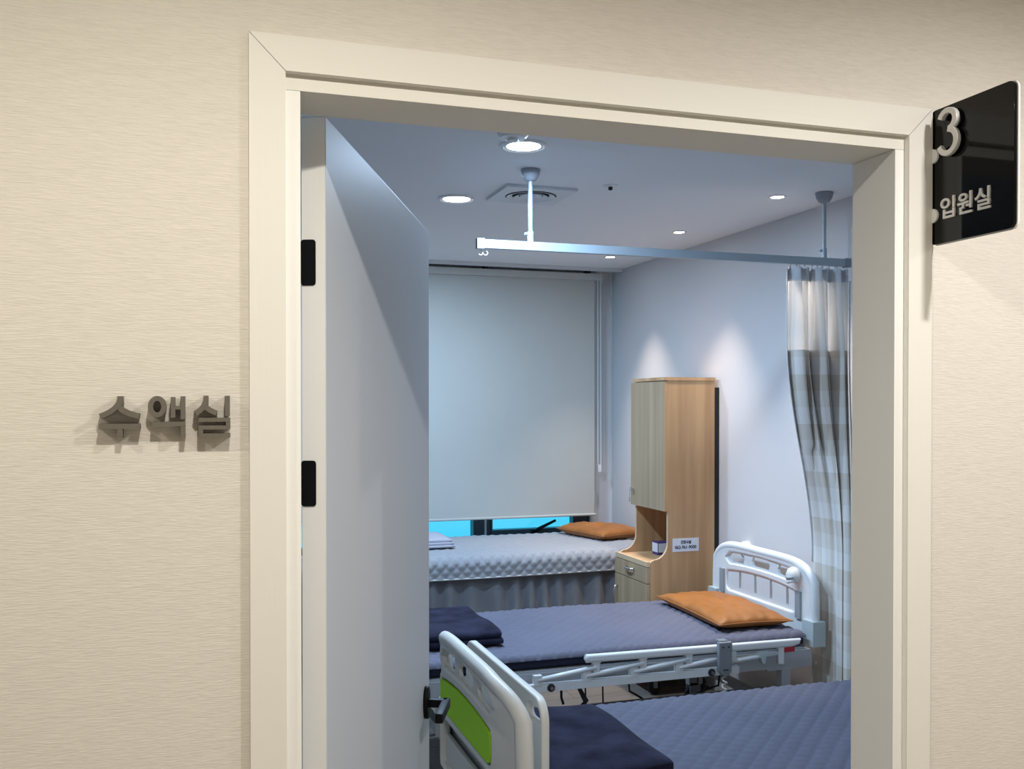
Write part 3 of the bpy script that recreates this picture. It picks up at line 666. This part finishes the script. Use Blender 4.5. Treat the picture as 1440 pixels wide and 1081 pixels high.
def hospital_bed(label, xf, xh, y0, W, dz, green, cream, rails, fbw=None, fby=None):
    bed = thing('hospital_bed', label, 'bed', ((xf + xh) / 2, y0 + W / 2, 0), 'white hospital beds')
    end_board('headboard', bed, xh, y0, W + .02, dz, -1, M['bedplastic'])
    end_board('footboard', bed, xf, fby or y0 - .02, fbw or W + .03, dz, 1, cream, bend=.05 if green else 0, clips=False, green=green)
    yn, yf = y0 + .02, y0 + W - .02; z = lambda v: v + dz
    for y_ in (yn, yf): bx('side_beam', xf + .03, xh - .03, y_ - .02, y_ + .02, z(.437), z(.515), M['bedframe'], bed, bevel=.004)
    for x_ in (xf + .05, (xf + xh) / 2, xh - .06): bx('cross_beam', x_ - .02, x_ + .02, yn + .02, yf - .02, z(.445), z(.505), M['bedframe'], bed)
    bx('mattress_base', xf + .07, xh - .07, yn + .021, yf - .021, z(.506), z(.520) - .03 + .0, M['bedframe'], bed) if False else bx('mattress_base', xf + .07, xh - .07, yn - .01, yf + .01, z(.516), z(.526), M['bedframe'], bed)
    for x_ in (xf + .22, xh - .17):
        bx('leg_plate', x_ - .10, x_ + .10, yn - .02, yn + .03, z(.430), z(.437), M['bedframe'], bed)
        for y_ in (yn, yf):
            lg = bx('leg', x_ - .024, x_ + .024, y_ - .022, y_ + .022, .115, z(.436), M['bedframe'], bed, bevel=.003)
            bm = bmesh.new(); lathe(bm, [(.045, -.014), (.058, -.012), (.06, 0), (.058, .012), (.045, .014)], (x_ + .02, y_, .061), 24, 'Y'); obj('caster_wheel', bm, M['rubber'], lg, smooth=True, autosmooth=40)
            bm = bmesh.new(); box(bm, x_ - .02, x_ + .045, y_ - .022, y_ - .016, .055, .12); box(bm, x_ - .02, x_ + .045, y_ + .016, y_ + .022, .055, .12); box(bm, x_ - .02, x_ + .03, y_ - .022, y_ + .022, .112, .125); obj('caster_fork', bm, M['bedgrey'], lg)
        bx('leg_brace', x_ - .018, x_ + .018, yn + .022, yf - .022, .22, .26, M['bedframe'], bed)
    for y_ in (yn + .12, yf - .12): bx('lift_beam', xf + .22, xh - .19, y_ - .018, y_ + .018, .27, .31, M['bedgrey'], bed)
    bx('motor_box', xf + .95, xf + 1.2, y0 + W * .45, y0 + W * .6, z(.36), z(.436), M['bedgrey'], bed, bevel=.01)
    if 'n' in rails: side_rail(bed, y0 - .035, dz, -1)
    if 'f' in rails: side_rail(bed, y0 + W + .035, dz, 1, lower=.03)
    return bed
def mattress(label, x0, x1, y0, y1, zb, zt, seed):
    t = thing('mattress', label, 'mattress', ((x0 + x1) / 2, (y0 + y1) / 2, zb), 'hospital bed mattresses')
    obj('body', softbox(x0, x1, y0, y1, zb, zt - .016, .022, amp=.004, fr=7, seed=seed), M['navy'], t, smooth=True)
    quilt('quilted_pad', x0 + .004, x1 - .004, y0 - .006, y1 + .006, zt, .022, .02, M['pad'], t, cell=.052, amp=.0085, step=.0078, sag=.006, seed=seed)
    return t
b2 = hospital_bed('white hospital bed with plain headboard and folded rail beside the wooden cabinet', .80, 2.79, 3.93, .93, 0, False, M['bedplastic'], 'nf')
mattress('dark mattress with grey quilted pad on the bed beside the cabinet', .88, 2.735, 3.945, 4.845, .527, .590, 1.3)
pillow('pillow', 'tan leatherette pillow leaning at the plain white headboard', 2.538, 4.385, .602, .190, .365, .105, -3, 'tan pillows', 2.0)
b3 = hospital_bed('white hospital bed with green footboard panel beside the open door', .82, 2.80, 2.47, .89, -.035, True, M['bedcream'], 'nf', fbw=.90, fby=2.525)
mattress('dark mattress with grey quilted pad on the bed with the green footboard', .95, 2.735, 2.475, 3.345, .492, .547, 5.1)
# meal board tucked inside the green footboard
mb = thing('meal_board', 'cream plastic meal board slotted upright inside the green footboard', 'tray', (.91, 2.92, .45))
plate('board', [rrect(2.535, 3.33, .50, .842, .065, 8), rrect(2.555, 2.665, .770, .812, .019), rrect(3.20, 3.31, .770, .812, .019)], .024, 'yZ', (.922, 0, 0), M['bedcream'], mb, bevel=.005)
bx('support_foot', .910, .934, 2.60, 2.72, .475, .505, M['bedgrey'], mb); bx('support_foot', .910, .934, 3.15, 3.27, .475, .505, M['bedgrey'], mb)
# handset on the rail of the far bed
hs_ = thing('bed_remote', 'grey bed control handset hooked over the white side rail', 'remote control', (2.255, 3.87, .44))
plate('housing', [[(2.225, .602), (2.287, .602), (2.290, .595), (2.286, .468), (2.263, .447), (2.249, .447), (2.224, .468), (2.222, .595)]], .026, 'XZ', (0, 3.862, 0), M['remote'], hs_, bevel=.005)
bm = bmesh.new(); box(bm, 2.235, 2.275, 3.865, 3.905, .598, .606); obj('hook', bm, M['remote'], hs_)
for x in (2.238, 2.266): bx('screw_cap', x, x + .008, 3.846, 3.85, .578, .583, M['ink'], hs_)
bx('brand_strip', 2.243, 2.268, 3.846, 3.85, .476, .481, M['ink'], hs_)
bm = bmesh.new()
hl = [(2.256 + .011 * math.cos(i * .9), 3.862 + .011 * math.sin(i * .9), .447 - .0045 * i) for i in range(44)]
tube(bm, [(2.256, 3.862, .455)] + hl, .0035, 6); obj('coiled_cord', bm, M['white'], hs_, smooth=True)
# folded blankets
def blanket(label, x0, x1, y0, y1, z0, layers, th, m, group, seed, name='folded_blanket', amp=.014, r=None):
    t = thing(name, label, 'blanket', ((x0 + x1) / 2, (y0 + y1) / 2, z0), group)
    for i in range(layers):
        o = .006 * random.uniform(-1, 1)
        obj('layer', softbox(x0 + abs(o), x1 - .006 * i + o, y0 + .004 * i, y1 - .004 * i + o, z0 + i * th, z0 + (i + 1) * th + .003, min(.018, th * .5), amp=amp * (1 if i == layers - 1 else .3), fr=5, seed=seed + i * .2), m, t, smooth=True)
    return t
blanket('folded navy plush blanket at the foot of the bed beside the cabinet', .90, 1.305, 4.11, 4.72, .603, 2, .030, M['plush'], 'navy blankets', 1.0)
blanket('folded navy plush blanket at the foot of the bed with the green footboard', .962, 1.345, 2.56, 3.21, .561, 2, .026, M['plush'], 'navy blankets', 4.0)

# ------------------------------------------------------------------ treatment bed under the window
tb = thing('treatment_bed', 'low bed with gathered grey skirt under the window blind', 'bed', (1.75, 6.05, 0))
bx('base_frame', .76, 2.78, 5.66, 6.47, .52, .625, M['bedframe'], tb)
for x in (.80, 2.70):
    for y in (5.70, 6.42): bx('leg', x, x + .05, y - .025, y + .025, 0, .52, M['bedframe'], tb)
def sk(a, b):
    x = .72 + 1.80 * a; z = .06 + .567 * b
    ph = x * 2 * math.pi / .115 + 1.6 * noise.noise(Vector((x * 2.5, 0, 3))) * 3
    am = (.030 * (1 - b) ** .7 + .008) * (.6 + .5 * noise.noise(Vector((x * 4, z * 1.5, 7))) + .4)
    return Vector((x + .010 * math.cos(ph) * (1 - b), 5.615 - .02 * (1 - b) + am * math.sin(ph) + .008 * noise.noise(Vector((x * 9, z * 6, 1))), z))
bm = bmesh.new(); grid(bm, 300, 24, sk); obj('skirt', bm, M['skirt'], tb, smooth=True)
def sk2(a, b):
    y = 5.60 + .85 * a; z = .06 + .567 * b
    return Vector((2.535 + .02 * (1 - b) + .012 * math.sin(y * 2 * math.pi / .11) * (1.3 - b), y, z))
bm = bmesh.new(); grid(bm, 120, 12, sk2); obj('skirt_end', bm, M['skirt'], tb, smooth=True)
mt = thing('mattress', 'pale grey diamond quilted mattress on the skirted bed by the window', 'mattress', (1.7, 6.05, .63))
obj('core', softbox(.73, 2.80, 5.60, 6.50, .630, .745, .04), M['cover'], mt, smooth=True)
quilt('quilted_cover', .72, 2.81, 5.585, 6.51, .755, .118, .045, M['cover'], mt, cell=.046, amp=.0115, step=.008, sag=.008, seed=9)
bm = bmesh.new(); tube(bm, [(.72, 5.583, .636), (1.6, 5.580, .634), (2.815, 5.583, .640), (2.815, 6.5, .640)], .0055, 8); obj('piping', bm, M['white'], mt, smooth=True)
pillow('pillow', 'tan leatherette pillow on the quilted bed below the blind', 2.66, 6.20, .770, .19, .27, .105, 14, 'tan pillows', 6.5)
t = blanket('folded pale lilac sheet on the quilted bed by the window', 1.12, 1.555, 5.93, 6.36, .769, 3, .017, M['linen'], None, 2.0, 'folded_sheet', amp=.004)

# ------------------------------------------------------------------ cabinet
cb = thing('bedside_cabinet', 'tall oak bedside cabinet with open niche against the right wall', 'cabinet', (2.67, 5.25, 0))
ya, yb, xu, xl, xb = 5.03, 5.465, 2.572, 2.462, 2.870
def side_loop():
    pts = [(xb, .105), (xb, 1.802), (xu, 1.802), (xu, .875)]
    for i in range(1, 9):
        t = R(90 * i / 8); pts.append((xu - .085 + .085 * math.cos(t), .875 - .095 * math.sin(t)))
    pts += [(xl + .012, .774), (xl, .764), (xl, .105)]
    return pts
for y in (ya + .009, yb - .009): plate('side_panel', [side_loop()], .018, 'XZ', (0, y, 0), M['oak'], cb, smooth=False)
# pale edge band along the curve
for y in (ya + .009, yb - .009):
    bm = bmesh.new(); lp = side_loop()[2:]
    f_ = [[bm.verts.new((x - .0012, y + s_ * .009, z)) for x, z in lp] for s_ in (-1, 1)]
    for i in range(len(lp) - 1): bm.faces.new((f_[0][i], f_[0][i + 1], f_[1][i + 1], f_[1][i]))
    obj('edge_band', bm, M['oakedge'], cb)
bx('top_panel', xu - .020, xb + .004, ya - .003, yb + .003, 1.803, 1.822, M['oak'], cb, bevel=.002)
bx('back_panel', xb - .02, xb - .004, ya + .018, yb - .018, .11, 1.80, M['oakdoor'], cb)
bx('backing_board', xb + .002, XW - .003, ya - .002, yb - .05, .13, 1.765, M['dark'], cb)
bx('niche_roof', xu, xb - .02, ya + .018, yb - .018, 1.065, 1.083, M['oak'], cb)
bx('counter', xl - .018, xb - .02, ya + .018, yb - .018, .748, .766, M['oak'], cb, bevel=.002)
bx('counter_lip', xl - .022, xl - .002, ya + .002, yb - .002, .742, .770, M['oakedge'], cb, bevel=.003)
bx('base_panel', xl + .002, xb - .02, ya + .018, yb - .018, .105, .123, M['oak'], cb)
for cx_ in (xl + .05, xb - .07):
    for cy_ in (ya + .05, yb - .05):
        bm = bmesh.new(); lathe(bm, [(.03, -.012), (.040, -.010), (.042, 0), (.040, .010), (.03, .012)], (cx_, cy_, .0425), 20, 'Y'); cs_ = obj('caster_wheel', bm, M['rubber'], cb, smooth=True, autosmooth=40)
        bm = bmesh.new(); box(bm, cx_ - .012, cx_ + .012, cy_ - .018, cy_ - .0125, .04, .10); box(bm, cx_ - .012, cx_ + .012, cy_ + .0125, cy_ + .018, .04, .10); box(bm, cx_ - .025, cx_ + .025, cy_ - .025, cy_ + .025, .093, .105); obj('caster_fork', bm, M['bedgrey'], cs_)
d = bx('upper_door', xu - .022, xu - .002, ya + .002, yb + .018, 1.055, 1.798, M['oakdoor'], cb, bevel=.001)
bm = bmesh.new(); box(bm, xu - .0225, xu - .0015, ya - .0005, ya + .0022, 1.055, 1.798); obj('edge_band', bm, M['oak'], d)
bm = bmesh.new(); lathe(bm, [(.006, 0), (.006, -.014), (.012, -.018), (.012, -.026), (0, -.029)], (xu - .022, 5.440, 1.152), 16, 'X'); obj('knob', bm, M['chrome'], d, smooth=True, autosmooth=40)
bm = bmesh.new(); tube(bm, [(xu - .03, 5.478, 1.150), (xu - .034, 5.48, 1.10)], .002, 6); box(bm, xu - .037, xu - .032, 5.473, 5.487, 1.07, 1.102); obj('key', bm, M['chrome'], d)
d = bx('drawer', xl - .022, xl - .002, ya + .002, yb + .008, .648, .738, M['oakdoor'], cb, bevel=.001)
def pull(bm, p0, p1, out, r):
    p0, p1 = Vector(p0), Vector(p1); o_ = Vector((-out, 0, 0))
    tube(bm, [p0, p0.lerp(p1, .06) + o_ * .8, p0.lerp(p1, .25) + o_ * 1.15, p0.lerp(p1, .75) + o_ * 1.15, p0.lerp(p1, .94) + o_ * .8, p1], r, 8)
bm = bmesh.new(); pull(bm, (xl - .021, 5.20, .705), (xl - .021, 5.30, .705), .022, .0065); obj('handle', bm, M['chrome'], d, smooth=True)
d = bx('lower_door', xl - .022, xl - .002, ya + .002, yb + .008, .115, .643, M['oakdoor'], cb, bevel=.001)
bm = bmesh.new(); pull(bm, (xl - .021, 5.435, .44), (xl - .021, 5.435, .575), .022, .0065); obj('handle', bm, M['chrome'], d, smooth=True)
lb = bx('notice_label', 2.600, 2.768, ya - .0012, ya - .0002, .822, .898, M['paper'], cb); lb['label'] = 'white printed label with a phone number'
text('label_text', '간호사실', .021, 'XZ', (2.652, ya - .0016, .868), M['ink'], lb, .0006, .0010, width=.066)
text('label_text', '062-961-9000', .026, 'XZ', (2.615, ya - .0016, .838), M['ink'], lb, .0006, .0006, width=.137)
cbx = thing('carton', 'small white and purple carton standing in the cabinet niche', 'box', (2.66, 5.28, .767))
bx('carton_body', 2.628, 2.72, 5.27, 5.345, .767, .842, M['purple'], cbx, bevel=.001)
bx('front_print', 2.626, 2.6285, 5.272, 5.343, .783, .836, M['paper'], cbx); bx('side_print', 2.632, 2.712, 5.2675, 5.2705, .783, .836, M['paper'], cbx)

# ------------------------------------------------------------------ small things
# call bell clipped in the headboard opening
cbell = thing('call_bell', 'white round call bell clipped to the headboard opening', 'call bell', (2.765, 4.06, .80))
bm = bmesh.new(); lathe(bm, [(0, -.030), (.022, -.028), (.036, -.014), (.040, .004), (.036, .016), (0, .018)], (2.748, 4.062, .842), 24, 'X'); obj('housing', bm, M['white'], cbell, smooth=True)
bm = bmesh.new(); tube(bm, [(2.723, 4.092, .836), (2.714, 4.062, .829), (2.725, 4.030, .836)], [.003, .009, .004], 8); obj('slot', bm, M['bedgrey'], cbell, smooth=True)
bm = bmesh.new(); tube(bm, [(2.730, 4.085, .815), (2.717, 4.06, .812), (2.730, 4.035, .818)], [.006, .010, .006], 8); obj('clip', bm, M['white'], cbell, smooth=True)
# round socket on the wall behind the headboard
so = thing('wall_socket', 'round white wall socket seen through the headboard opening', 'socket', (2.88, 4.72, .82))
bm = bmesh.new(); lathe(bm, [(.045, .014), (.045, -.012), (.036, -.020), (0, -.020)], (2.885, 4.715, .868), 28, 'X'); obj('cover', bm, M['white'], so, smooth=True, autosmooth=40)
bm = bmesh.new(); lathe(bm, [(.026, 0), (.026, -.002), (0, -.002)], (2.8645, 4.715, .868), 24, 'X'); obj('face', bm, M['oakedge'], so)
# surface cable and grey box low on the right wall
cbl = thing('surface_outlet', 'grey outlet box low on the right wall with white cable', 'outlet', (2.88, 3.70, .36))
bx('box', 2.862, XW - .001, 3.655, 3.745, .33, .425, M['bumper'], cbl, bevel=.004)
bx('socket_face', 2.858, 2.863, 3.675, 3.725, .35, .405, M['bedgrey'], cbl, bevel=.002)
bm = bmesh.new(); tube(bm, [(2.893, 3.70, .42), (2.893, 3.705, .8), (2.893, 3.69, 1.2), (2.893, 3.70, 1.7), (2.893, 3.70, 2.6)], .0045, 8); obj('cable', bm, M['white'], cbl, smooth=True)
# wiring and foot cranks below the far bed
pc = thing('power_cable', 'black power cable with brown adapter hanging below the rail', 'cable', (1.95, 4.15, .004))
bm = bmesh.new(); tube(bm, [(1.905, 4.12, .39), (1.91, 4.12, .34), (1.99, 4.13, .29), (2.2, 4.15, .27), (2.42, 4.2, .30), (2.47, 4.25, .44)], .005, 8); obj('cord', bm, M['rubber'], pc, smooth=True)
bx('adapter', 1.875, 1.94, 4.09, 4.14, .385, .425, M['bedgrey'], pc, bevel=.008)
fc = thing('foot_crank', 'black folding crank handle below the bed beside the cabinet', 'crank', (1.66, 4.05, .40))
bm = bmesh.new(); tube(bm, [(1.60, 4.05, .445), (1.63, 4.05, .40), (1.66, 4.04, .34), (1.64, 4.03, .325)], [.007, .009, .013, .011], 8); obj('arm', bm, M['rubber'], fc, smooth=True)
bm = bmesh.new(); tube(bm, [(1.55, 4.06, .445), (1.55, 4.06, .36), (1.56, 4.06, .33)], .006, 8); obj('shaft', bm, M['rubber'], fc, smooth=True)
for x in (1.68, 1.765):
    hc = thing('hanging_wire', 'thin black wire below the side rail, ' + ('close beside the black crank handle' if x < 1.7 else 'between the crank handle and the cable adapter'), 'wire', (x, 4.1, .02), 'thin wires below the rail')
    bm = bmesh.new(); tube(bm, [(x, 4.1, .45), (x + .004, 4.1, .3), (x - .004, 4.1, .15), (x + .02, 4.12, .01)], .004, 6); obj('strand', bm, M['rubber'], hc, smooth=True)
